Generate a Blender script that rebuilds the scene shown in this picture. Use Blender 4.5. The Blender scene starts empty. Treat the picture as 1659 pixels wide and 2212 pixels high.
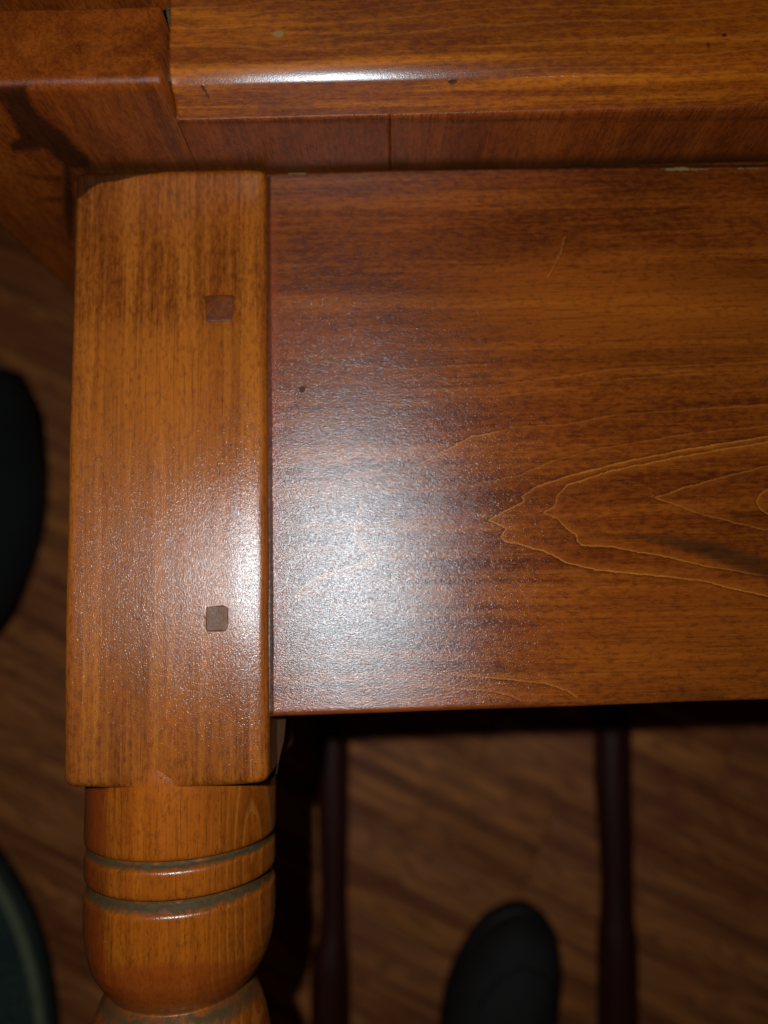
import bpy, math, random
import numpy as np
from mathutils import Matrix, noise as mnoise, Vector

random.seed(4); rng = np.random.default_rng(4)
sc = bpy.context.scene
C = sc.collection

# ------------------------------------------------------------------ camera
PW, PH, F, D = 1659., 2212., 1660., 0.36        # photo grid, focal length in grid units, distance to the apron

def basis(fx, fy, roll):
    n = np.array([(fx-PW/2)/F, -(fy-PH/2)/F, -1.]); n /= np.linalg.norm(n)
    zc = -n
    x = np.array([math.cos(roll), math.sin(roll), 0.]); x -= zc*x.dot(zc); x /= np.linalg.norm(x)
    return np.array([x, np.cross(zc, x), zc])
RB = basis(845, 1300, math.radians(1.2))

def at(px, py, z):
    """point of the plane at height z seen at photo position px, py"""
    w = RB @ np.array([(px-PW/2)/F, -(py-PH/2)/F, -1.])
    return w*((z-D)/w[2]) + np.array([0, 0, D])

def photo_xy(P):
    c = (np.asarray(P, float) - np.array([0, 0, D])) @ RB
    return np.stack([PW/2 + F*c[:, 0]/-c[:, 2], PH/2 - F*c[:, 1]/-c[:, 2]], 1)

cd = bpy.data.cameras.new('camera'); cam = bpy.data.objects.new('camera', cd); C.objects.link(cam)
m = Matrix.Identity(4)
for i in range(3):
    for j in range(3): m[i][j] = RB[i, j]
m[2][3] = D
cam.matrix_world = m
cd.sensor_fit = 'VERTICAL'; cd.sensor_height = 36; cd.lens = 36*F/PH
cd.clip_start = 0.01; cd.clip_end = 20
cd.dof.use_dof = True; cd.dof.focus_distance = 0.343; cd.dof.aperture_fstop = cd.lens/9.5
sc.camera = cam

# ------------------------------------------------------------------ light: a phone flash, and a dim warm room
w = bpy.data.worlds.new('World'); sc.world = w; w.use_nodes = True
bg = w.node_tree.nodes['Background']; bg.inputs[0].default_value = (1.0, 0.62, 0.36, 1); bg.inputs[1].default_value = 0.010
ld = bpy.data.lights.new('flash', 'AREA'); ld.shape = 'DISK'; ld.size = 0.008; ld.energy = 1.62; ld.color = (0.90, 0.97, 1.0)
fl = bpy.data.objects.new('flash', ld); C.objects.link(fl); fl.location = (-0.043, 0.024, 0.362)
sc.view_settings.view_transform = 'Standard'; sc.view_settings.look = 'None'; sc.view_settings.gamma = 1
sc.view_settings.exposure = 0.0

# ------------------------------------------------------------------ materials
class NT:
    def __init__(s, name):
        s.m = bpy.data.materials.new(name); s.m.use_nodes = True
        s.t = s.m.node_tree; s.n = s.t.nodes; s.b = s.n['Principled BSDF']
        s.obj = s.n.new('ShaderNodeTexCoord').outputs['Object']
    def lk(s, a, b):
        if isinstance(a, (int, float)): b.default_value = a
        elif isinstance(a, tuple): b.default_value = a if len(a) == 4 or b.type == 'VECTOR' else (*a, 1)
        else: s.t.links.new(a, b)
    def mp(s, scale, loc=(0, 0, 0), rot=(0, 0, 0), src=None):
        n = s.n.new('ShaderNodeMapping'); s.lk(src or s.obj, n.inputs[0])
        n.inputs['Scale'].default_value = scale; n.inputs['Location'].default_value = loc; n.inputs['Rotation'].default_value = rot
        return n.outputs[0]
    def noise(s, vec, scale=1., detail=2., rough=.5, dist=0.):
        n = s.n.new('ShaderNodeTexNoise'); s.lk(vec, n.inputs['Vector'])
        n.inputs['Scale'].default_value = scale; n.inputs['Detail'].default_value = detail
        n.inputs['Roughness'].default_value = rough; n.inputs['Distortion'].default_value = dist
        return n.outputs['Fac']
    def ramp(s, fac, a, b, smooth=True):
        n = s.n.new('ShaderNodeMapRange'); s.lk(fac, n.inputs[0])
        n.inputs[1].default_value = a; n.inputs[2].default_value = b
        n.interpolation_type = 'SMOOTHSTEP' if smooth else 'LINEAR'
        return n.outputs[0]
    def math(s, op, a, b=0., c=0.):
        n = s.n.new('ShaderNodeMath'); n.operation = op
        for i, v in enumerate((a, b, c)): s.lk(v, n.inputs[i])
        return n.outputs[0]
    def mix(s, fac, a, b, mode='MIX'):
        n = s.n.new('ShaderNodeMix'); n.data_type = 'RGBA'; n.blend_type = mode
        s.lk(fac, n.inputs[0]); s.lk(a, n.inputs[6]); s.lk(b, n.inputs[7]); return n.outputs[2]
    def attr(s, name):
        n = s.n.new('ShaderNodeAttribute'); n.attribute_name = name; return n.outputs['Fac']
    def bump(s, h, strength, dist, normal=None):
        n = s.n.new('ShaderNodeBump'); n.inputs['Strength'].default_value = strength; n.inputs['Distance'].default_value = dist
        s.lk(h, n.inputs['Height'])
        if normal: s.lk(normal, n.inputs['Normal'])
        return n.outputs[0]

def wood(name, axis, dark, mid, light, seed=0, bandc=.75, rough=.36, gold=(.40, .135, .022), sparkle=.5, band=130., pale=(.24, .17, .06), blotch=1., fibre=1., spec=.62, aniso=.6, lines=None, soft=.4, bandw=(.44, .68)):
    """stained and varnished wood; axis = the way the grain runs"""
    N = NT(name)
    def sv(across, along):
        v = [across]*3; v['xyz'.index(axis)] = along; return tuple(v)
    off = (seed*3.17, seed*1.71, seed*2.3)
    wob = N.noise(N.mp((28, 28, 28), off), 1, 1)
    big = N.noise(N.mp(sv(30, 9), off), 1, 3, .55, .4)
    bands = N.noise(N.mp(sv(band, 5), off), 1, 3, .6, .3)
    fib = N.noise(N.mp(sv(1500, 30), off), 1, 3, .7)
    mott = N.noise(N.mp(sv(520, 230), off), 1, 5, .75)
    c = N.mix(N.ramp(big, .5-.22/blotch, .5+.22/blotch), mid, dark)
    c = N.mix(N.math('MULTIPLY', N.ramp(bands, *bandw), bandc), c, light)
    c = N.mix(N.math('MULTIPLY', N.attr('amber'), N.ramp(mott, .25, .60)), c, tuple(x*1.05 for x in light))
    c = N.mix(N.math('MULTIPLY', N.ramp(mott, .42, .70), .6), c, dark)
    c = N.mix(N.math('MULTIPLY', N.ramp(mott, .60, .36), .25), c, light)
    c = N.mix(N.math('MULTIPLY', N.ramp(fib, .52, .72), .45*fibre), c, tuple(x*.35 for x in dark))
    c = N.mix(N.math('MULTIPLY', N.ramp(fib, .44, .28), .35*fibre), c, light)
    # short pores
    por = N.noise(N.mp(sv(1500, 210), (off[1], off[2], off[0])), 1, 1, .5)
    c = N.mix(N.math('MULTIPLY', N.ramp(por, .66, .76), .5), c, tuple(x*.25 for x in dark))
    # growth-ring lines: one crisp edge and one fading edge
    sn0 = N.noise(N.mp((900, 900, 900), off), 1, 2, .5)
    jag = N.noise(N.mp(sv(330, 210), off), 1, 3, .6)
    jag2 = N.noise(N.mp(sv(60, 25), off), 1, 2, .5)
    rr = N.math('ADD', N.attr('ring'), N.math('MULTIPLY_ADD', N.math('SUBTRACT', jag, .5), N.attr('ring_jag'), N.math('MULTIPLY', N.math('SUBTRACT', jag2, .5), N.math('MULTIPLY', N.attr('ring_jag'), 1.8))))
    fr = N.math('MULTIPLY', N.math('FRACT', rr), N.attr('ring_mm'))
    vary = N.ramp(N.noise(N.mp(sv(45, 22), off), 1, 3), .28, .56)
    on = N.math('MULTIPLY', N.attr('ring_on'), N.math('MULTIPLY_ADD', vary, .85, .15))
    ln = N.math('MULTIPLY', N.ramp(fr, 1.0, .05), on)
    c = N.mix(N.math('MULTIPLY', N.math('MULTIPLY', N.ramp(fr, 9., .8), on), .30), c, light)
    c = N.mix(N.math('MULTIPLY', ln, .68), c, gold)
    dl = N.math('MULTIPLY', N.math('MULTIPLY', N.ramp(fr, 2.6, .75), N.ramp(fr, .55, .95)), on)
    c = N.mix(N.math('MULTIPLY', dl, .45), c, tuple(x*.45 for x in dark))
    if lines:
        for gi in range((len(lines)+2)//3):
            an = N.n.new('ShaderNodeAttribute'); an.attribute_name = 'line%d' % gi
            sp = N.n.new('ShaderNodeSeparateXYZ'); N.lk(an.outputs['Vector'], sp.inputs[0])
            for k in range(3):
                if 3*gi+k >= len(lines): break
                d_ = N.math('ADD', sp.outputs[k], N.math('MULTIPLY_ADD', N.math('SUBTRACT', jag, .5), 1.5, N.math('MULTIPLY', N.math('SUBTRACT', sn0, .5), .7)))
                vv = N.math('MULTIPLY', N.math('MULTIPLY_ADD', vary, .6, .4), lines[3*gi+k])
                c = N.mix(N.math('MULTIPLY', N.math('MULTIPLY', N.ramp(d_, 5.5, .2), N.ramp(d_, -.1, .2)), N.math('MULTIPLY', vv, .30)), c, light)
                c = N.mix(N.math('MULTIPLY', N.math('MULTIPLY', N.ramp(d_, .85, .1), N.ramp(d_, -.15, .1)), N.math('MULTIPLY', vv, .9)), c, gold)
                c = N.mix(N.math('MULTIPLY', N.math('MULTIPLY', N.ramp(d_, -1.6, -.3), N.ramp(d_, .1, -.15)), N.math('MULTIPLY', vv, .45)), c, tuple(x*.6 for x in dark))
    # stains, nicks, bare spots and painted contact shade, each with its own shape (fields in mm, positive inside)
    sn = N.noise(N.mp((520, 520, 520), off), 1, 4, .7)
    st = N.math('ADD', N.attr('stain_shade'), N.math('MULTIPLY', N.math('SUBTRACT', sn, .5), 1.1 if soft < 1 else 3.2))
    st = N.ramp(st, -soft*.8, soft*1.2)
    sg = N.ramp(N.attr('smudge_shade'), -3., 2.5)
    c = N.mix(N.math('MULTIPLY', sg, .72), c, (.028, .012, .004))
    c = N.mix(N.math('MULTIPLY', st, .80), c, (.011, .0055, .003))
    pl = N.math('ADD', N.attr('pale'), N.math('MULTIPLY', N.math('SUBTRACT', sn, .5), 1.4))
    pl = N.ramp(pl, -.1, .35)
    c = N.mix(N.math('MULTIPLY', pl, .8), c, pale)
    rd = N.ramp(N.math('ADD', N.attr('rub'), N.math('MULTIPLY', N.math('SUBTRACT', jag, .5), 3.)), -1.5, 2.5)
    c = N.mix(N.math('MULTIPLY', rd, .55), c, (.22, .034, .006))
    N.lk(c, N.b.inputs['Base Color'])
    r = N.math('MULTIPLY_ADD', mott, .12, rough-.06)
    r = N.math('MULTIPLY_ADD', st, .12, r)
    N.lk(r, N.b.inputs['Roughness'])
    N.b.inputs['Anisotropic'].default_value = aniso
    tv = N.n.new('ShaderNodeCombineXYZ'); tv.inputs['xyz'.index('y' if axis == 'x' else 'x')].default_value = 1.; N.lk(tv.outputs[0], N.b.inputs['Tangent'])
    N.lk(N.math('MULTIPLY_ADD', st, -.8*spec, spec), N.b.inputs['Specular IOR Level']); N.b.inputs['Specular Tint'].default_value = (.84, .95, 1., 1)
    # relief: orange-peel varnish over brushed fibres
    f1 = N.noise(N.mp(sv(2300, 600), off), 1, 2, .6)
    f2 = N.noise(N.mp((2100, 2100, 2100), off), 1, 1, .6)
    f3 = N.noise(N.mp(sv(120, 30), off), 1, 2, .5)
    h = N.math('MULTIPLY_ADD', f1, 1.2, N.math('MULTIPLY', f2, .9))
    nb = N.bump(h, 1.0, .00013*sparkle*2)
    nb = N.bump(f3, 1.0, .00010, nb)
    nb = N.bump(N.math('MULTIPLY', N.math('ADD', st, N.math('MULTIPLY', ln, .5)), -1.), 1.0, .00008, nb)
    N.lk(nb, N.b.inputs['Normal'])
    return N.m

M = {}
# the flat-sawn figure of the apron: (strength, points on the photo grid), inner side to the right
FIGURE = [(1., [(1900, 1330), (1659, 1289), (1580, 1272), (1521, 1256), (1415, 1244), (1290, 1233), (1224, 1216), (1178, 1193), (1125, 1177), (1088, 1170), (1080, 1160), (1093, 1141), (1052, 1123), (1085, 1107), (1132, 1083), (1125, 1072), (1158, 1051), (1224, 1028), (1356, 995), (1488, 969), (1659, 942), (1900, 915)]),
 (.85, [(1900, 1300), (1659, 1246), (1521, 1223), (1422, 1200), (1323, 1183), (1256, 1178), (1247, 1170), (1245, 1157), (1222, 1141), (1205, 1122), (1171, 1107), (1199, 1092), (1202, 1071), (1224, 1048), (1323, 1015), (1488, 982), (1659, 954), (1900, 925)]),
 (.6, [(1900, 1200), (1659, 1147), (1521, 1114), (1448, 1087), (1412, 1075), (1475, 1054), (1560, 1030), (1659, 1005), (1900, 960)]),
 (.7, [(1900, 1160), (1659, 1112), (1640, 1098), (1633, 1082), (1642, 1066), (1659, 1056), (1900, 1000)]),
 (.35, [(950, 1062), (1033, 1044), (1125, 1025), (1191, 995), (1290, 969), (1488, 936), (1659, 919), (1900, 890)]),
 (.9, [(900, 1002), (934, 988), (986, 959), (1019, 942), (1040, 938), (1080, 931)]),
 (.3, [(1080, 931), (1112, 922), (1224, 916), (1323, 896), (1488, 884), (1659, 873), (1900, 860)]),
 (.28, [(900, 843), (1039, 836), (1198, 815), (1343, 795), (1488, 788), (1900, 770)]),
 (.22, [(880, 864), (1092, 853), (1220, 838), (1343, 818), (1500, 806), (1900, 800)]),
 (.40, [(586, 922), (612, 908), (640, 897), (760, 880), (930, 868)]),
 (.35, [(620, 770), (760, 788), (861, 796), (1052, 786)]),
 (.8, [(1247, 1508), (1224, 1493), (1178, 1477), (1112, 1470), (1026, 1462), (960, 1460)]),
 (.6, [(1125, 1516), (1105, 1503), (1052, 1493), (960, 1487), (900, 1484)]),
 (1.3, [(634, 1292), (655, 1265), (700, 1240), (760, 1222), (800, 1210), (785, 1190), (762, 1160), (766, 1125), (780, 1080)]),
 (.45, [(1223, 508), (1212, 545), (1196, 578), (1183, 602)]),
 (.5, [(594, 1065), (640, 1050), (700, 1040), (830, 1010)])]
M['apron'] = wood('wood_apron', 'x', (.062, .010, .002), (.168, .0315, .0038), (.325, .080, .0065), 1, bandc=.5, rough=.225, sparkle=.36, fibre=1.2, spec=.60, aniso=.68, lines=[f[0] for f in FIGURE], blotch=.8)
M['leg'] = wood('wood_leg', 'y', (.095, .017, .003), (.24, .054, .0060), (.42, .122, .013), 2, bandc=.6, rough=.225, sparkle=.34, fibre=1.1, spec=.62, aniso=.62, band=170)
M['mould'] = wood('wood_moulding', 'x', (.10, .014, .0012), (.28, .053, .0025), (.50, .134, .006), 3, rough=.30, spec=1., sparkle=.16, band=130, bandc=.9, fibre=.9)
M['top'] = wood('wood_top', 'z', (.085, .014, .002), (.20, .037, .004), (.33, .076, .008), 4, spec=.35, bandc=.5, rough=.36, sparkle=.4, band=60, soft=1.8, fibre=1.4)
M['peg'] = wood('wood_peg', 'z', (.065, .012, .003), (.11, .024, .006), (.16, .04, .009), 5, rough=.4, sparkle=.4, spec=.3)
M['peg2'] = wood('wood_peg_grey', 'z', (.06, .018, .005), (.13, .042, .011), (.19, .068, .018), 6, rough=.35, sparkle=.6, spec=.4)
M['inner'] = wood('wood_inner', 'y', (.03, .012, .005), (.05, .02, .008), (.07, .03, .012), 7, rough=.8, spec=.1)
M['red'] = wood('wood_chair', 'y', (.022, .003, .002), (.034, .005, .003), (.045, .007, .004), 8, rough=.5, spec=.25, aniso=0)

def lathe_wood():
    """leg wood with grey dust lying in the turned grooves"""
    m_ = wood('leg_turned_base', 'y', (.085, .013, .0015), (.26, .049, .0035), (.44, .112, .007), 2, bandc=.6, rough=.24, sparkle=.25, fibre=1.2, spec=.6, aniso=.5); m_.name = 'wood_leg_turned'
    t = m_.node_tree; n = t.nodes; b = n['Principled BSDF']
    old = b.inputs['Base Color'].links[0].from_socket
    a = n.new('ShaderNodeAttribute'); a.attribute_name = 'dust'
    tc = n.new('ShaderNodeTexCoord'); nz = n.new('ShaderNodeTexNoise'); nz.inputs['Scale'].default_value = 230; nz.inputs['Detail'].default_value = 4
    t.links.new(tc.outputs['Object'], nz.inputs['Vector'])
    ad = n.new('ShaderNodeMath'); ad.operation = 'MULTIPLY_ADD'; t.links.new(nz.outputs['Fac'], ad.inputs[0]); ad.inputs[1].default_value = 1.3; t.links.new(a.outputs['Fac'], ad.inputs[2])
    mr = n.new('ShaderNodeMapRange'); t.links.new(ad.outputs[0], mr.inputs[0]); mr.inputs[1].default_value = .85; mr.inputs[2].default_value = 1.45
    mx = n.new('ShaderNodeMix'); mx.data_type = 'RGBA'; t.links.new(mr.outputs[0], mx.inputs[0]); t.links.new(old, mx.inputs[6]); 
    m2 = n.new('ShaderNodeMix'); m2.data_type = 'RGBA'; t.links.new(nz.outputs['Fac'], m2.inputs[0]); m2.inputs[6].default_value = (.018, .010, .004, 1); m2.inputs[7].default_value = (.105, .064, .025, 1)
    t.links.new(m2.outputs[2], mx.inputs[7]); t.links.new(mx.outputs[2], b.inputs['Base Color'])
    old_r = b.inputs['Roughness'].links[0].from_socket
    ra = n.new('ShaderNodeMath'); ra.operation = 'MULTIPLY_ADD'; t.links.new(mr.outputs[0], ra.inputs[0]); ra.inputs[1].default_value = .3; t.links.new(old_r, ra.inputs[2]); t.links.new(ra.outputs[0], b.inputs['Roughness'])
    sp = n.new('ShaderNodeMath'); sp.operation = 'MULTIPLY_ADD'; t.links.new(mr.outputs[0], sp.inputs[0]); sp.inputs[1].default_value = -.5; sp.inputs[2].default_value = .6; t.links.new(sp.outputs[0], b.inputs['Specular IOR Level'])
    return m_
M['turned'] = lathe_wood()

def plain(name, col, rough=.8, var=.35, scale=300, bump=.0003, col2=None, sheen=0):
    N = NT(name)
    a = N.noise(N.mp((scale,)*3), 1, 4, .65); b = N.noise(N.mp((scale*.08,)*3), 1, 3)
    c = N.mix(N.ramp(a, .3, .7), tuple(x*(1-var) for x in col), col2 or tuple(x*(1+var) for x in col))
    c = N.mix(N.math('MULTIPLY', N.ramp(b, .4, .65), .4), c, tuple(x*.5 for x in col))
    N.lk(c, N.b.inputs['Base Color']); N.b.inputs['Roughness'].default_value = rough
    N.b.inputs['Specular IOR Level'].default_value = .3
    N.lk(N.bump(a, 1., bump), N.b.inputs['Normal']); N.b.inputs['Sheen Weight'].default_value = sheen
    return N.m
M['bag'] = plain('black_fabric', (.006, .006, .006), .95)
M['shoe'] = plain('black_suede', (.012, .010, .009), .8, scale=500)
M['sole'] = plain('black_rubber', (.004, .004, .004), .6)
M['cushion'] = plain('green_fabric', (.020, .036, .030), .95, .6, 260, .0006)
M['piping'] = plain('green_piping', (.11, .13, .075), .9, .4, 500, .0004)
M['splinter'] = plain('splinter', (.05, .014, .008), .9)
M['subfloor'] = plain('subfloor', (.03, .015, .008), .9)

def floor_mat():
    N = NT('floor_oak')
    oi = N.n.new('ShaderNodeObjectInfo').outputs['Random']
    cv = N.n.new('ShaderNodeCombineXYZ'); N.lk(N.math('MULTIPLY', oi, 37.), cv.inputs[0]); N.lk(N.math('MULTIPLY', oi, 11.), cv.inputs[1])
    ad = N.n.new('ShaderNodeVectorMath'); ad.operation = 'ADD'; N.lk(N.obj, ad.inputs[0]); N.lk(cv.outputs[0], ad.inputs[1]); p = ad.outputs[0]
    warp = N.noise(N.mp((5, 26, 10), src=p), 1, 2, .5)
    wv = N.math('SINE', N.math('MULTIPLY', warp, 75.))
    bands = N.noise(N.mp((2.6, 55, 55), src=p), 1, 3, .6, .5)
    fib = N.noise(N.mp((9, 300, 300), src=p), 1, 3, .6)
    soft = N.noise(N.mp((4, 10, 10), src=p), 1, 2)
    c = N.mix(N.ramp(bands, .36, .66), (.44, .150, .038), (.16, .042, .012))
    c = N.mix(N.math('MULTIPLY', N.ramp(wv, -.3, 1.), .5), c, (.10, .026, .008))
    c = N.mix(N.math('MULTIPLY', N.ramp(fib, .5, .7), .5), c, (.10, .035, .012))
    c = N.mix(N.math('MULTIPLY', N.ramp(oi, 0, 1, False), .2), c, (.16, .065, .022))
    c = N.mix(N.math('MULTIPLY', N.ramp(soft, .4, .7), .4), c, (.13, .035, .014))
    N.lk(c, N.b.inputs['Base Color']); N.b.inputs['Roughness'].default_value = .55; N.b.inputs['Specular IOR Level'].default_value = .2
    N.lk(N.bump(fib, 1., .0002), N.b.inputs['Normal'])
    return N.m
M['floor'] = floor_mat()

# ------------------------------------------------------------------ mesh helpers
def build(name, V, Fc, mat, parent=None, attrs=None, smooth=True, orient=None):
    me = bpy.data.meshes.new(name)
    V = np.asarray(V, float)
    me.from_pydata(V.tolist(), [], [tuple(int(i) for i in f) for f in Fc]); me.update()
    if smooth: me.polygons.foreach_set('use_smooth', [True]*len(me.polygons))
    me.materials.append(mat)
    for k, v in (attrs or {}).items():
        a = me.attributes.new(k, 'FLOAT', 'POINT'); a.data.foreach_set('value', np.asarray(v, np.float32))
    o = bpy.data.objects.new(name, me); C.objects.link(o)
    if parent: o.parent = parent
    return o

def tag(o, label=None, cat=None, group=None, kind=None):
    if label: o['label'] = label
    if cat: o['category'] = cat
    if group: o['group'] = group
    if kind: o['kind'] = kind
    return o

def axis(a, b, r, step):
    """positions along one edge, dense in the rounding"""
    e = r*(1-np.cos(np.linspace(0, math.pi/2, 6)))
    n = max(1, int(round((b-a-2*r)/step)))
    inner = np.linspace(a+r, b-r, n+1)
    return np.concatenate([(a+e)[:-1], inner, (b-e[::-1])[1:]])

def rbox_data(x, y, z, r, step, rr=None):
    """rounded box surface; r = edge radius (rr = radius of the corners seen from the front)"""
    X, Y, Z = axis(*x, r, step), axis(*y, r, step), axis(*z, r, step)
    V, Fc, idx = [], [], {}
    def vid(i, j, k):
        key = (i, j, k)
        if key not in idx: idx[key] = len(V); V.append((X[i], Y[j], Z[k]))
        return idx[key]
    nx, ny, nz = len(X)-1, len(Y)-1, len(Z)-1
    for j in range(ny):
        for i in range(nx):
            Fc.append((vid(i, j, nz), vid(i+1, j, nz), vid(i+1, j+1, nz), vid(i, j+1, nz)))
            Fc.append((vid(i, j, 0), vid(i, j+1, 0), vid(i+1, j+1, 0), vid(i+1, j, 0)))
    for k in range(nz):
        for i in range(nx):
            Fc.append((vid(i, 0, k), vid(i+1, 0, k), vid(i+1, 0, k+1), vid(i, 0, k+1)))
            Fc.append((vid(i, ny, k), vid(i, ny, k+1), vid(i+1, ny, k+1), vid(i+1, ny, k)))
        for j in range(ny):
            Fc.append((vid(0, j, k), vid(0, j, k+1), vid(0, j+1, k+1), vid(0, j+1, k)))
            Fc.append((vid(nx, j, k), vid(nx, j+1, k), vid(nx, j+1, k+1), vid(nx, j, k+1)))
    V = np.array(V)
    lo = np.array([x[0]+r, y[0]+r, z[0]+r]); hi = np.array([x[1]-r, y[1]-r, z[1]-r])
    q = np.clip(V, lo, hi); d = V-q; L = np.linalg.norm(d, axis=1)
    # equalise towards the sphere so that edges and corners are round
    k = L > 1e-9
    V[k] = q[k] + d[k]/L[k, None]*r
    return V, Fc

def wob(V, amp, s=25., seed=0.):
    """slight hand-sanded unevenness"""
    out = V.copy()
    for i, p in enumerate(V):
        n = mnoise.noise_vector(Vector((p[0]*s+seed, p[1]*s, p[2]*s)))
        out[i] += np.array(n)*amp
    return out

MMPX = 1000*D/F       # mm per photo unit at the apron

def sdf(P, polys):
    """signed distance (mm, positive inside) of photo-grid points to a union of polygons"""
    best = np.full(len(P), -50.)
    for poly in polys:
        poly = np.array(poly, float)
        d = np.full(len(P), 1e9); ins = np.zeros(len(P), bool)
        for a, b in zip(poly, np.roll(poly, -1, 0)):
            ab = b-a; t = np.clip(((P-a)@ab)/max(ab@ab, 1e-9), 0, 1)
            d = np.minimum(d, np.linalg.norm(P-(a+t[:, None]*ab), axis=1))
            c = ((a[1] > P[:, 1]) != (b[1] > P[:, 1]))
            with np.errstate(divide='ignore', invalid='ignore'):
                xi = a[0] + (P[:, 1]-a[1])*(b[0]-a[0])/(b[1]-a[1])
            ins ^= c & (P[:, 0] < xi)
        best = np.maximum(best, np.where(ins, d, -d)*MMPX)
    return best

def blob(cx, cy, rx, ry, n=10, ang=0.):
    a = np.linspace(0, 2*math.pi, n, endpoint=False); ca, sa = math.cos(ang), math.sin(ang)
    return [(cx+rx*math.cos(t)*ca-ry*math.sin(t)*sa, cy+rx*math.cos(t)*sa+ry*math.sin(t)*ca) for t in a]

def stroke(pts, wd):
    p = np.array(pts, float); n = []
    for i in range(len(p)):
        t = p[min(i+1, len(p)-1)]-p[max(i-1, 0)]; t /= np.linalg.norm(t); n.append((-t[1], t[0]))
    n = np.array(n); wds = np.array(wd if hasattr(wd, '__len__') else [wd]*len(p))[:, None]
    return np.concatenate([p+n*wds, (p-n*wds)[::-1]]).tolist()

NONE = lambda n: dict(ring=np.zeros(n), ring_mm=np.full(n, 99.), ring_jag=np.zeros(n), ring_on=np.zeros(n), stain_shade=np.full(n, -50.), pale=np.full(n, -50.), smudge_shade=np.full(n, -50.), amber=np.zeros(n), rub=np.full(n, -50.))

# ------------------------------------------------------------------ the table, lying on its side
YU = 0.21464           # level of the underside of the top
ZF = -0.40             # the floor
table = bpy.data.objects.new('table', None); C.objects.link(table); table.location = (0, 0, 0)
tag(table, 'varnished orange brown wooden table with turned leg, tipped on its side', 'table')

# apron
V, Fc = rbox_data((-.062, .34), (-.0506, YU-.0006), (-.022, 0.), .0024, .0010)
V = V.copy()
V[:, 1] += np.where(V[:, 1] < .08, 0.0025*(V[:, 0]/.17)*(1-(V[:, 1]+.05)/.13), 0)      # lower edge rises a little to the right
V = wob(V, .00025, 18)
P = photo_xy(V); A = NONE(len(V))
x, y = P[:, 0], P[:, 1]
axis_y = np.interp(x, [600, 1055, 1172, 1410, 1659], [1200, 1125, 1108, 1080, 1092])
dy = axis_y-y
lv = [-9000, -5200, -3700, -3300, -2100, -1300, -900, -150, 330, 480, 1055, 1172, 1410, 1640, 1800]
# local ring spacing in mm
eps = 3.
def hraw(x, y):
    ay = np.interp(x, [600, 1055, 1172, 1410, 1659], [1200, 1125, 1108, 1080, 1092]); d_ = ay-y; u_ = np.maximum(d_, 0); l_ = np.maximum(-d_, 0)
    return x-(1.2*u_+.0052*u_**2)-(.9*l_+8e-7*l_**4)
def hval(x, y): return np.interp(hraw(x, y), lv, np.arange(len(lv)))
h = hraw(x, y); A['ring'] = hval(x, y)
g = np.hypot((hval(x+eps, y)-hval(x-eps, y)), (hval(x, y+eps)-hval(x, y-eps)))/(2*eps)
A['ring_mm'] = np.clip(MMPX/np.maximum(g, 1e-6), .5, 40)
A['ring_jag'] = np.clip(3.0/A['ring_mm'], .03, .55)
tip = np.exp(-(dy/26.)**2); A['ring_mm'] *= 1-.45*tip; A['ring_jag'] *= 1+.8*tip
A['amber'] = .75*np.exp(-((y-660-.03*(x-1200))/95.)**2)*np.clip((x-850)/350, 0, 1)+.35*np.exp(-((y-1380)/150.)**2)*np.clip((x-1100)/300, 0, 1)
A['ring_on'] = np.where(dy > -15, np.clip((h+4500)/5200, .12, 1)*np.clip(.25+.75*(h-500)/500, .25, 1), np.clip((h-850)/100, 0, 1))
front = V[:, 2] > -.006
A['stain_shade'] = np.where(front, sdf(P, [blob(652, 840, 7, 8),                                      stroke([(575, 367), (900, 364), (1300, 361), (1700, 357)], [6, 5, 4, 4]),  # long stroke: contact shade painted along the apron's upper edge
                                     stroke([(586, 1545), (586, 1380), (584, 1100), (582, 700), (580, 380)], 4.5)]), -50)  # contact shade painted down the joint with the leg
A['smudge_shade'] = np.where(front, sdf(P, [stroke([(1340, 1158), (1440, 1166), (1530, 1185), (1600, 1212), (1700, 1240)], [1, 8, 18, 20, 24]), stroke([(1440, 1500), (1560, 1505)], 3)]), -50)  # soft brown-black marks on the apron face
A['pale'] = np.where(front, sdf(P, [stroke([(622, 374), (662, 374)], 3), stroke([(1425, 366), (1475, 365), (1530, 366)], [2, 4, 1]), stroke([(1590, 365), (1659, 364)], 2),
                                    stroke([(572, 445), (573, 490)], 3), stroke([(1222, 510), (1212, 545), (1183, 600)], [.6, 1.2, .6]), stroke([(573, 500), (578, 700)], 1)]), -50)
A['rub'] = np.where(front, sdf(P, [stroke([(590, 450), (592, 800), (598, 1100), (606, 1350), (603, 1480)], [8, 10, 10, 12, 10]), stroke([(600, 1525), (800, 1535), (1000, 1530)], [12, 8, 4])]), -50)
A['ring_on'][:] = 0
def line_field(P, poly):
    poly = np.array(poly, float); d = np.full(len(P), 1e9); sg = np.ones(len(P)); inside = np.zeros(len(P), bool)
    n = len(poly)-1
    for i in range(n):
        a, b = poly[i], poly[i+1]; ab = b-a; t_ = ((P-a)@ab)/(ab@ab); t = np.clip(t_, 0, 1)
        q = P-(a+t[:, None]*ab); dd = np.linalg.norm(q, axis=1); cr = ab[0]*(P[:, 1]-a[1])-ab[1]*(P[:, 0]-a[0])
        k = dd < d-1e-6; d[k] = dd[k]; sg[k] = np.where(cr[k] >= 0, 1, -1)
        end = ((i == 0) & (t_ < 0)) | ((i == n-1) & (t_ > 1)); inside[k] = end[k]
    return sg*np.where(inside, 50, d*MMPX)
LF = [np.where(front, line_field(P, f[1]), 50.) for f in FIGURE]
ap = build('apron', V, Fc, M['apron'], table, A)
while len(LF) % 3: LF.append(np.full(len(V), 50.))
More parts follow.
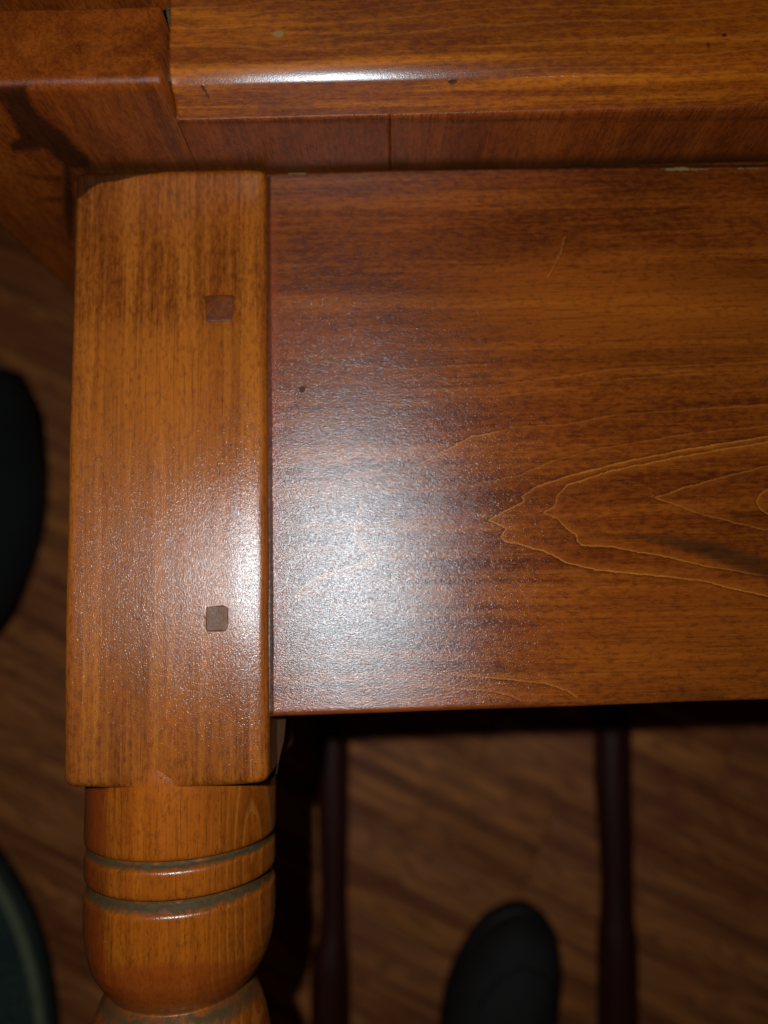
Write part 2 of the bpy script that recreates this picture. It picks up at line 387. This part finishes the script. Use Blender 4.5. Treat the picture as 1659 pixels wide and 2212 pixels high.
for gi in range(len(LF)//3):
    a_ = ap.data.attributes.new('line%d' % gi, 'FLOAT_VECTOR', 'POINT'); a_.data.foreach_set('vector', np.stack(LF[3*gi:3*gi+3], 1).astype(np.float32).ravel())

# leg: square block, then turning
leg = bpy.data.objects.new('leg', None); C.objects.link(leg); leg.parent = table
V, Fc = rbox_data((-.1514, -.0568), (-.0812, .2143), (-.0885, .005), .0042, .0013)
V = wob(V, .0003, 22, 4.)
V[:, 0] += .0018*np.clip((.10-V[:, 1])/.18, 0, 1)**2*np.clip((-.1-V[:, 0])/.05, 0, 1)
V[:, 1] += .0016*((V[:, 0]+.1035)/.047)**2*np.clip((-.03-V[:, 1])/.04, 0, 1)                       # lower end slightly hollow
V[:, 2] -= np.where(V[:, 2] > -.002, .13/.012/2*np.maximum(V[:, 0]+.075, 0)**2, 0)
wt = np.clip(1.35-np.abs(V[:, 0]+.1068)/.0135, 0, 1); wt = wt*wt*(3-2*wt)
k_ = (V[:, 2] > -.001) & (V[:, 1] < -.0765); V[k_, 2] += (.00495-V[k_, 2])*wt[k_]; V[k_, 1] += (np.minimum(V[k_, 1], -.0812+.001)-V[k_, 1])*wt[k_]*(V[k_, 1] < -.0796)
# the lamb's tongue: front face runs on into the turning at the middle
P = photo_xy(V); A = NONE(len(V)); front = V[:, 2] > -.003
A['ring'] = (V[:, 0]+.15)*120+np.sin(V[:, 1]*14)*.25; A['ring_mm'] = np.full(len(V), 8.3); A['ring_jag'] = np.full(len(V), .10); A['ring_on'] = np.full(len(V), .22)
A['stain_shade'] = np.where(front, sdf(P, [[(150, 350), (360, 352), (352, 372), (300, 380), (250, 392), (215, 396), (192, 410), (172, 428), (158, 430)],
                                     stroke([(446, 699), (475, 701), (503, 698)], 1.5), stroke([(441, 1325), (440, 1352), (452, 1369)], 2), stroke([(475, 1404), (497, 1415), (500, 1450)], 1.), blob(298, 1338, 5, 2), blob(440, 1337, 3, 3), stroke([(473, 1000), (474, 1030)], 1.6), stroke([(497, 950), (499, 972)], 1.2)]), -50)
A['amber'] = np.clip((P[:, 1]-675-12*np.sin(P[:, 0]/40.))/50, 0, 1)*np.clip((1750-P[:, 1])/500, .25, 1)*np.clip(1.1-np.abs(P[:, 0]-330)/330, .3, 1)*.5
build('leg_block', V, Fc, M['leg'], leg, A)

prof = [(-.066, .0447), (-.0720, .0455), (-.0780, .0461), (-.0835, .04625), (-.095, .04625), (-.1095, .0462), (-.1118, .0458), (-.1122, .0450), (-.1126, .0434), (-.1132, .0430), (-.1160, .0450), (-.1168, .0457), (-.1178, .0460),
        (-.1230, .0461), (-.1272, .0459), (-.1288, .0452), (-.1294, .0428), (-.1302, .0422), (-.1345, .0447), (-.1354, .0455), (-.1365, .0459), (-.145, .0461), (-.153, .0457), (-.161, .0446), (-.167, .0430),
        (-.172, .0408), (-.1765, .0378), (-.1795, .0352), (-.1812, .0335), (-.1822, .0331), (-.1835, .0345), (-.187, .0372), (-.192, .0395), (-.198, .0415), (-.206, .0432), (-.216, .0440), (-.230, .0435),
        (-.26, .040), (-.30, .034), (-.36, .030), (-.42, .027), (-.45, .026), (-.46, .022), (-.462, .0)]
dust_at = lambda yy: max(0, 1-abs(yy+.1145)/.0021)**.5 if abs(yy+.1145) < .0021 else (max(0, 1-abs(yy+.1322)/.0031)**.5 if abs(yy+.1322) < .0031 else (.75*max(0, 1-abs(yy+.1855)/.0050)**.5 if abs(yy+.1855) < .005 else 0))
py_ = []
for (a, ra), (b, rb) in zip(prof[:-1], prof[1:]):
    n = max(2, int(abs(b-a)/.0012)) if a > -.22 else 6
    for t in np.linspace(0, 1, n, endpoint=False): py_.append((a+(b-a)*t, ra+(rb-ra)*t))
py_.append(prof[-1])
NS = 150; cx, cz = -.1072, .0056-.0462
V, Fc = [], []
for yy, r in py_:
    for k in range(NS):
        t = 2*math.pi*k/NS; V.append((cx+r*math.sin(t), yy, cz+r*math.cos(t)))
for i in range(len(py_)-1):
    for k in range(NS):
        k2 = (k+1) % NS; Fc.append((i*NS+k, (i+1)*NS+k, (i+1)*NS+k2, i*NS+k2))
V = np.array(V); dust = np.array([dust_at(v[1]) for v in V]); V = wob(V, .0003, 22, 4.)
P = photo_xy(V); A = NONE(len(V)); front = V[:, 2] > cz
A['ring'] = np.hypot((V[:, 0]+.068)*330, (V[:, 1]+.13)*22+np.sin(V[:, 1]*60)*.5); A['ring_mm'] = np.full(len(V), 3.2); A['ring_jag'] = np.full(len(V), .22); A['ring_on'] = np.where(V[:, 0] > -.086, .7, .12)
A['stain_shade'] = np.where(front, sdf(P, [stroke([(541, 1700), (540, 1735), (534, 1765), (531, 1800)], [1.6, 1.8, 1.2, .6]), stroke([(183, 1697), (215, 1702), (252, 1697)], [6, 5, 3])]), -50)
A['pale'] = np.where(front, sdf(P, [stroke([(222, 2033), (243, 2035)], 2)]), -50)
A['rub'] = np.where(front, sdf(P, [[(180, 1700), (222, 1700), (240, 1840), (185, 1840)], [(190, 2090), (600, 2070), (600, 2170), (190, 2180)], [(178, 1840), (206, 1850), (214, 1990), (240, 2100), (190, 2090)]]), -50)
A['dust'] = dust; A['amber'] = np.exp(-((V[:, 0]+.098)/.030)**2)*.55
turn = build('turning', V, Fc, M['turned'], leg, A)

# pegs in the leg block: child sub-parts
V, Fc = rbox_data((-.0062, .0062), (-.0062, .0062), (-.008, .0009), .0009, .0008)
p = at(473, 666, .0052); V[:, :2] *= 1.08; V[:, 0] *= 1+V[:, 1]*8; V = V+np.array([p[0], p[1], .0046]); V = wob(V, .00018, 200)
o = build('peg', V, Fc, M['peg'], leg, NONE(len(V))); tag(o, 'dark red square wooden peg, upper one in the leg')
V, Fc = rbox_data((-.0053, .0053), (-.0060, .0060), (-.008, .0009), .0009, .0007)
ang = np.arctan2(V[:, 1], V[:, 0]); rad = np.hypot(V[:, 0], V[:, 1])
lim = .0060/(np.abs(np.cos(ang))**3.2+np.abs(np.sin(ang))**3.2)**.3125*(1+.06*np.sin(3*ang)+.05*np.sin(5*ang+1)); V[:, :2] *= (np.minimum(rad, lim)/np.maximum(rad, 1e-9))[:, None]
V[:, 2] -= .0003*np.exp(-((V[:, 0]-.002)**2+(V[:, 1]-.0005)**2)/.0035**2)*(V[:, 2] > 0)
p = at(469, 1336, .0052); V = V+np.array([p[0], p[1], .0047]); V = wob(V, .0002, 180, 3.)
A = NONE(len(V)); A['stain_shade'] = sdf(photo_xy(V), [stroke([(493, 1328), (495, 1342)], 1.6), blob(441, 1341, 3, 4)])
o = build('peg', V, Fc, M['peg2'], leg, A); tag(o, 'greyish worn wooden peg with a dent, lower one in the leg')

# dark corner block behind the apron and a thin sliver of veneer standing off it
def prism(name, pts, z0, z1, mat, parent, bev=.0):
    n = len(pts); V = [at(a, b, z1) for a, b in pts]; V += [np.array([v[0], v[1], z0]) for v in V[:n]]
    Fc = [tuple(range(n))[::-1], tuple(range(n, 2*n))] + [(i, (i+1) % n, n+(i+1) % n, n+i) for i in range(n)]
    V = np.array(V)
    return build(name, V, Fc, mat, parent, NONE(len(V)), smooth=False)
prism('corner_block', [(560, 1500), (620, 1500), (617, 1560), (613, 1600), (603, 1640), (598, 1670), (580, 1690), (560, 1690)], -.055, -.024, M['inner'], table)
prism('veneer_sliver', [(593, 1540), (596, 1553), (596, 1600), (594, 1628), (589, 1655), (584, 1668), (581, 1664), (586, 1640), (589, 1610), (590, 1570)], -.030, -.024, M['splinter'], table)

# underside boards and the end board whose front edge shows at the upper left
XS = 0.0043; XM = -.0897
TH = .036
def profile_sheet(name, pts, x0, x1, step, mat, parent, attrs_fn=None, amp=.0002, cap=True):
    """closed profile (z, y) swept along x"""
    pts = np.array(pts); n = len(pts); xs = np.linspace(x0, x1, max(2, int((x1-x0)/step)+1))
    V = np.array([(x_, p_[1], p_[0]) for x_ in xs for p_ in pts]); Fc = []
    for i in range(len(xs)-1):
        for k in range(n):
            k2 = (k+1) % n; Fc.append((i*n+k, i*n+k2, (i+1)*n+k2, (i+1)*n+k))
    if cap: Fc.append(tuple(range(n))[::-1]); Fc.append(tuple(range((len(xs)-1)*n, len(xs)*n)))
    V = wob(V, amp, 22, 7.)
    A = NONE(len(V))
    if attrs_fn: attrs_fn(V, A)
    o = build(name, V, Fc, mat, parent, A)
    return o
def dens(pts, step):
    """resample a profile; points are (z, y) or (z, y, r) with r = rounding radius"""
    out = []; n = len(pts)
    corners = []
    for i in range(n):
        a, b, c = np.array(pts[i-1][:2]), np.array(pts[i][:2]), np.array(pts[(i+1) % n][:2]); r = pts[i][2] if len(pts[i]) > 2 else 0
        if r <= 0: corners.append([b]); continue
        u = (a-b)/np.linalg.norm(a-b); v = (c-b)/np.linalg.norm(c-b); al = math.acos(np.clip(u@v, -1, 1)); t = r/math.tan(al/2)
        p0, p1 = b+u*t, b+v*t; cen = b+(u+v)/np.linalg.norm(u+v)*r/math.sin(al/2)
        a0 = math.atan2(*(p0-cen)[::-1]); a1 = math.atan2(*(p1-cen)[::-1]); d_ = (a1-a0+math.pi) % (2*math.pi)-math.pi
        corners.append([cen+r*np.array([math.cos(a0+d_*s), math.sin(a0+d_*s)]) for s in np.linspace(0, 1, 9)])
    for i in range(n):
        out += corners[i]; a, b = corners[i][-1], corners[(i+1) % n][0]; L = np.linalg.norm(b-a); k = int(L/step)
        for j in range(1, k): out.append(a+(b-a)*j/k)
    return out

def under_attrs(V, A):
    P = photo_xy(V); vis = (V[:, 1] < YU+.002) | (V[:, 2] > .05)
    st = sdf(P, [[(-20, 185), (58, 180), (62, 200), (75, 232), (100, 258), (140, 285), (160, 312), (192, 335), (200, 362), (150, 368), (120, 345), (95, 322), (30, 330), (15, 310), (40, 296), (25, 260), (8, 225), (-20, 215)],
                 stroke([(55, 378), (75, 383), (110, 386), (150, 384), (175, 384)], [2, 5, 5, 8, 8]), stroke([(78, 428), (120, 431), (165, 430)], [1, 6, 9]), stroke([(125, 465), (160, 468)], [2, 7]),
                 stroke([(145, 350), (150, 460), (152, 520)], [10, 14, 4]),
                 stroke([(383, 264), (700, 262), (1200, 258), (1700, 254)], 3.2),  # dark line along the joint with the moulding lip
                 blob(797, 321, 4, 3), blob(727, 320, 3, 2)])
    A['stain_shade'] = np.where(vis, st, -50)
    A['smudge_shade'] = np.where(vis & (V[:, 2] < .03), sdf(P, [stroke([(180, 362), (360, 358), (555, 354), (580, 362), (860, 362), (1300, 358), (1700, 352)], [12, 12, 11, 9, 14, 18, 20])])-.2, -50)  # soft contact shade painted on the underside, above leg and apron
    A['ring'] = V[:, 0]*95+np.sin(V[:, 2]*25+V[:, 0]*30)*.35+np.maximum(V[:, 1]-YU, 0)*160; A['ring_mm'] = np.full(len(V), 10.); A['ring_jag'] = np.full(len(V), .12); A['ring_on'] = np.full(len(V), .12)
def end_attrs(V, A):
    under_attrs(V, A)
    A['ring'] = V[:, 0]*120+V[:, 1]*150; A['ring_on'] = np.full(len(V), .12)
YT = .2495             # upper edge of the end board
o = profile_sheet('end_board', dens([(ZF, YU), (.0668, YU, .0045), (.0668, YT, .0015), (ZF, YT)], .003), -.2143, XM-.0012, .0012, M['top'], table, end_attrs)
tag(o, 'plain end board of the top with a square front edge')
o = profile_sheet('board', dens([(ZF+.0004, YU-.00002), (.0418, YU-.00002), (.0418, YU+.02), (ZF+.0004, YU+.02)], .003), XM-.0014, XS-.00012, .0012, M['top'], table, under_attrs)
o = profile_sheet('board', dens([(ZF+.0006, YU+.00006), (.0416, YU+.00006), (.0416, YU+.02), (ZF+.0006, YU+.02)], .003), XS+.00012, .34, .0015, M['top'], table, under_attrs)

# edge moulding
def mould_attrs(V, A):
    P = photo_xy(V); x_, y_ = P[:, 0], P[:, 1]
    yy = y_+.055*(x_-368)+6*np.sin(x_/140.)-10*np.exp(-((x_-600)/70.)**2)*np.sign(y_-72)
    A['ring'] = yy/26.+.6*np.sin(yy/37.); A['ring_mm'] = np.full(len(V), 5.); A['ring_jag'] = np.full(len(V), .28); A['ring_on'] = np.where(y_ < 175, .35, .2)
    f_ = V[:, 2] > .035
    A['stain_shade'] = np.where(f_, np.minimum(sdf(P, [blob(977, 176, 12, 6), blob(1565, 76, 7, 5), stroke([(436, 184), (446, 200), (458, 222)], [4, 3, 1]), blob(1530, 97, 4, 8, ang=-.5), stroke([(1290, 32), (1370, 30)], 1.2), blob(1250, 190, 4, 2), blob(1125, 233, 4, 2), stroke([(900, 140), (965, 137)], .8)]), .5), -50)
    A['pale'] = np.where(f_, sdf(P, [blob(602, 73, 12, 8), blob(586, 75, 8, 2)]), -50)
arc_ = [(.0567-.0122*(1-math.cos(t)), .2302-.0122*math.sin(t)) for t in np.radians(np.linspace(40, 0, 12))]
mp_ = [(.0400, YU-.0004, .0010), (arc_[0][0]-.0005, arc_[0][1]-.0003)]+arc_+[(.0567, .300), (.0420, .300)]
o = profile_sheet('edge_moulding', dens(mp_, .0009), XM, .34, .0009, M['mould'], table, mould_attrs, amp=.0003)
# upper moulding strip of the end board, above the groove
profile_sheet('top_strip', dens([(ZF, YT+.0142), (.060, YT+.0142, .002), (.060, .300), (ZF, .300)], .004), -.2143, XM-.0016, .003, M['top'], table)
profile_sheet('core', [(ZF+.002, YU+.0210), (.040, YU+.0210), (.040, .298), (ZF+.002, .298)], XM+.0004, .338, .05, M['inner'], table)
profile_sheet('core', [(ZF+.002, YT+.0002), (.012, YT+.0002), (.012, YT+.0140), (ZF+.002, YT+.0140)], -.2130, XM-.0030, .05, M['inner'], table)
# dabs of glue in the seam
gl = plain('old_glue', (.05, .045, .02), .7, .5, 900, .0004)
V, Fc = [], []
for k in range(60):
    t = k/59; py0 = 12+165*t; a = at(363.5+2.*math.sin(k*.9)*.4+ (0 if t < .9 else 3), py0, .0535); V += [a+np.array([-.0007-.0003*random.random(), 0, 0]), a+np.array([0, 0, .0009*random.random()]), a+np.array([.0006+.0003*random.random(), 0, 0])]
for k in range(59):
    for j in (0, 1): Fc.append((3*k+j, 3*k+3+j, 3*k+4+j, 3*k+1+j))
build('glue_line', V, Fc, gl, table)

# ------------------------------------------------------------------ floor of planks
ground = build('floor', [(-3, -3, ZF-.012), (3, -3, ZF-.012), (3, 3, ZF-.012), (-3, 3, ZF-.012)], [(0, 1, 2, 3)], M['subfloor'], smooth=False)
tag(ground, kind='structure')
ANG = math.radians(-27); PWD = .083
pm = None; ca, sa = math.cos(ANG), math.sin(ANG)
def plank_mesh(L):
    V, Fc = rbox_data((0, L), (0, PWD-.0003), (-.010, 0), .0004, .3)
    return V, Fc
Ls = [.9, .7, 1.15]; meshes = []
for L in Ls:
    V, Fc = plank_mesh(L); o = build('plank', V, Fc, M['floor'], None, None, smooth=True); meshes.append(o.data); bpy.data.objects.remove(o)
for r_ in range(-11, 12):
    s = -1.25-random.random()*.6
    while s < 1.2:
        i = random.randrange(3)
        v = r_*PWD+.02
        ob = bpy.data.objects.new('plank', meshes[i]); C.objects.link(ob); ob.parent = ground
        ob.location = (s*ca-v*sa, s*sa+v*ca-.05, ZF-.0002*random.random()); ob.rotation_euler = (0, 0, ANG)
        s += Ls[i]+.0006

# ------------------------------------------------------------------ things lying on the floor
def pillow(name, outline, z0, h, mat, parent=None, rings=14, power=.5, amp=0, ns=96, side=0.):
    """a soft body over an outline (world xy), height h, with sides"""
    O = np.array(outline); n = len(O)
    # closed Catmull-Rom through the outline
    S = []
    for i in range(n):
        p0, p1, p2, p3 = O[i-1], O[i], O[(i+1) % n], O[(i+2) % n]
        for t in np.linspace(0, 1, max(2, ns//n), endpoint=False):
            S.append(.5*((2*p1)+(-p0+p2)*t+(2*p0-5*p1+4*p2-p3)*t*t+(-p0+3*p1-3*p2+p3)*t**3))
    S = np.array(S); c = S.mean(0); m_ = len(S); V, Fc = [], []
    for k in range(rings+1):
        s = math.cos(k/rings*math.pi/2); z = z0+side+(h-side)*(math.sin(k/rings*math.pi/2))**(2*power)
        for q in S: V.append((*(c+(q-c)*s), z))
    for q in S: V.append((q[0], q[1], z0))
    for k in range(rings):
        for i in range(m_): Fc.append((k*m_+i, k*m_+(i+1) % m_, (k+1)*m_+(i+1) % m_, (k+1)*m_+i))
    b = (rings+1)*m_
    for i in range(m_): Fc.append((b+i, b+(i+1) % m_, (i+1) % m_, i))
    Fc.append(tuple(range(b, b+m_))[::-1])
    V = np.array(V)
    if amp: V = np.where((V[:, 2] > z0+.003)[:, None], wob(V, amp, 14, 9.), V)
    return build(name, V, Fc, mat, parent), S

def pts(lst, z): return [at(a, b, z)[:2] for a, b in lst]

# two turned posts of a chair lying on its back; its seat is behind the apron
chair = bpy.data.objects.new('chair', None); C.objects.link(chair); chair.location = (.06, 0, ZF)
tag(chair, 'dark red wooden chair lying flat, its two turned posts showing below the apron', 'chair')
zc = ZF+.017
def post(cpts, radii):
    V, Fc = [], []; ns = 28
    for (cx_, cy_), r in zip(cpts, radii):
        for k in range(ns): t = 2*math.pi*k/ns; V.append((cx_+r*math.cos(t), cy_, zc+r*math.sin(t)))
    for i in range(len(cpts)-1):
        for k in range(ns): k2 = (k+1) % ns; Fc.append((i*ns+k, i*ns+k2, (i+1)*ns+k2, (i+1)*ns+k))
    Fc.append(tuple(range(ns))[::-1]); Fc.append(tuple(range((len(cpts)-1)*ns, len(cpts)*ns)))
    return V, Fc
for L in ([(718, 1400, 33), (718, 1560, 33), (717, 1650, 33), (719, 1800, 29), (720, 1900, 26), (721, 1985, 26), (718, 2030, 29), (714, 2060, 36), (713, 2100, 38), (713, 2212, 38), (713, 2350, 34), (713, 2500, 30)],
          [(1322, 1400, 36), (1322, 1560, 36), (1322, 1680, 36), (1328, 1800, 33), (1331, 1900, 31), (1331, 1970, 32), (1331, 1995, 34), (1332, 2030, 38), (1333, 2100, 38), (1333, 2212, 38), (1334, 2350, 34), (1334, 2500, 30)]):
    cp = [at(a, b, zc)[:2] for a, b, _ in L]; rd = [r*(D-zc)/F*1.04 for *_, r in L]
    cp = [(p_[0]-0, p_[1]) for p_ in cp]
    V, Fc = post(cp, rd); o = build('back_post', V, Fc, M['red'], chair, NONE(len(V))); o.location = (-.06, 0, -ZF)
V, Fc = rbox_data((-.11, .25), (.0, .035), (ZF, ZF+.26), .006, .02); o = build('seat', V, Fc, M['red'], chair, NONE(len(V))); o.location = (-.06, 0, -ZF)
V, Fc = rbox_data((-.09, .23), (-.56, -.50), (ZF+.004, ZF+.026), .006, .02); o = build('top_rail', V, Fc, M['red'], chair, NONE(len(V))); o.location = (-.06, 0, -ZF)

# shoe
shoe = bpy.data.objects.new('shoe', None); C.objects.link(shoe); shoe.location = (.09, -.4, ZF)
tag(shoe, 'black shoe with rounded toe on the wooden floor between the two chair posts', 'shoe')
out = [(1120, 1960), (1165, 1975), (1198, 2010), (1210, 2060), (1206, 2130), (1196, 2212), (1180, 2330), (1170, 2450), (1150, 2560), (1080, 2610), (1000, 2560), (965, 2430), (950, 2300), (953, 2212), (966, 2140), (990, 2080), (1020, 2030), (1060, 1985)]
zo = ZF+.02
o, S = pillow('sole', pts(out, zo), ZF, .022, M['sole'], shoe, rings=6, power=.25, side=.016); o.location = (-.09, .4, -ZF)
c0 = np.array(pts(out, zo)).mean(0); ins = [c0+(q-c0)*.95 for q in pts(out, zo)]
o, S = pillow('upper', ins, ZF+.019, .050, M['shoe'], shoe, rings=16, power=.42, side=.006); o.location = (-.09, .4, -ZF)
# a stitched seam around the toe
q = [c0+(p_-c0)*.80 for p_ in pts(out, zo)]; 
def tube(name, path, r, mat, parent, closed=False, ns=8):
    path = [np.array(p_, float) for p_ in path]; n = len(path); V, Fc = [], []
    for i, p_ in enumerate(path):
        t = path[(i+1) % n if closed else min(i+1, n-1)]-path[i-1 if closed else max(i-1, 0)]; t /= np.linalg.norm(t)
        a_ = np.cross(t, (0, 0, 1.)); a_ /= np.linalg.norm(a_); b_ = np.cross(a_, t)
        for k in range(ns): u = 2*math.pi*k/ns; V.append(p_+r*(a_*math.cos(u)+b_*math.sin(u)))
    for i in range(n if closed else n-1):
        for k in range(ns): k2 = (k+1) % ns; j = (i+1) % n; Fc.append((i*ns+k, i*ns+k2, j*ns+k2, j*ns+k))
    return build(name, V, Fc, mat, parent)

q3 = [np.array([*(c0+(p_-c0)*.70), ZF+.0660]) for p_ in pts(out, zo)]
o = tube('toe_seam', [q3[i] for i in (15, 16, 17, 0, 1, 2, 3, 4)], .0012, M['sole'], shoe); o.location = (-.09, .4, -ZF)
# cushion with piping
cushion = bpy.data.objects.new('cushion', None); C.objects.link(cushion); cushion.location = (-.5, -.45, ZF)
tag(cushion, 'dark green fabric cushion with paler piped edge on the floor, lower left corner', 'cushion')
ccx, ccy = at(-292, 2330, ZF+.03)[:2]; R0 = .165
ring = [(ccx+R0*.98*math.cos(t), ccy+R0*1.42*math.sin(t)) for t in np.linspace(0, 2*math.pi, 24, endpoint=False)]
o, S = pillow('cover', ring, ZF, .055, M['cushion'], cushion, rings=20, power=.5, amp=.004, side=.02); o.location = (.5, .45, -ZF)
o = tube('piping', [(p_[0], p_[1], ZF+.034) for p_ in (np.array(S)-[ccx, ccy])*.985+[ccx, ccy]], .0052, M['piping'], cushion, True, 10); o.location = (.5, .45, -ZF)

# black bag
bag_out = [(-170, 795), (-80, 788), (5, 786), (20, 792), (44, 835), (64, 880), (70, 930), (76, 1000), (74, 1090), (60, 1170), (34, 1250), (0, 1330), (-55, 1390), (-175, 1420), (-275, 1300), (-295, 1100), (-265, 850)]
o, S = pillow('bag', pts(bag_out, ZF+.03), ZF, .075, M['bag'], None, rings=20, power=.45, amp=.010, side=.03)
tag(o, 'black fabric bag slumped on the floor left of the table leg', 'bag')
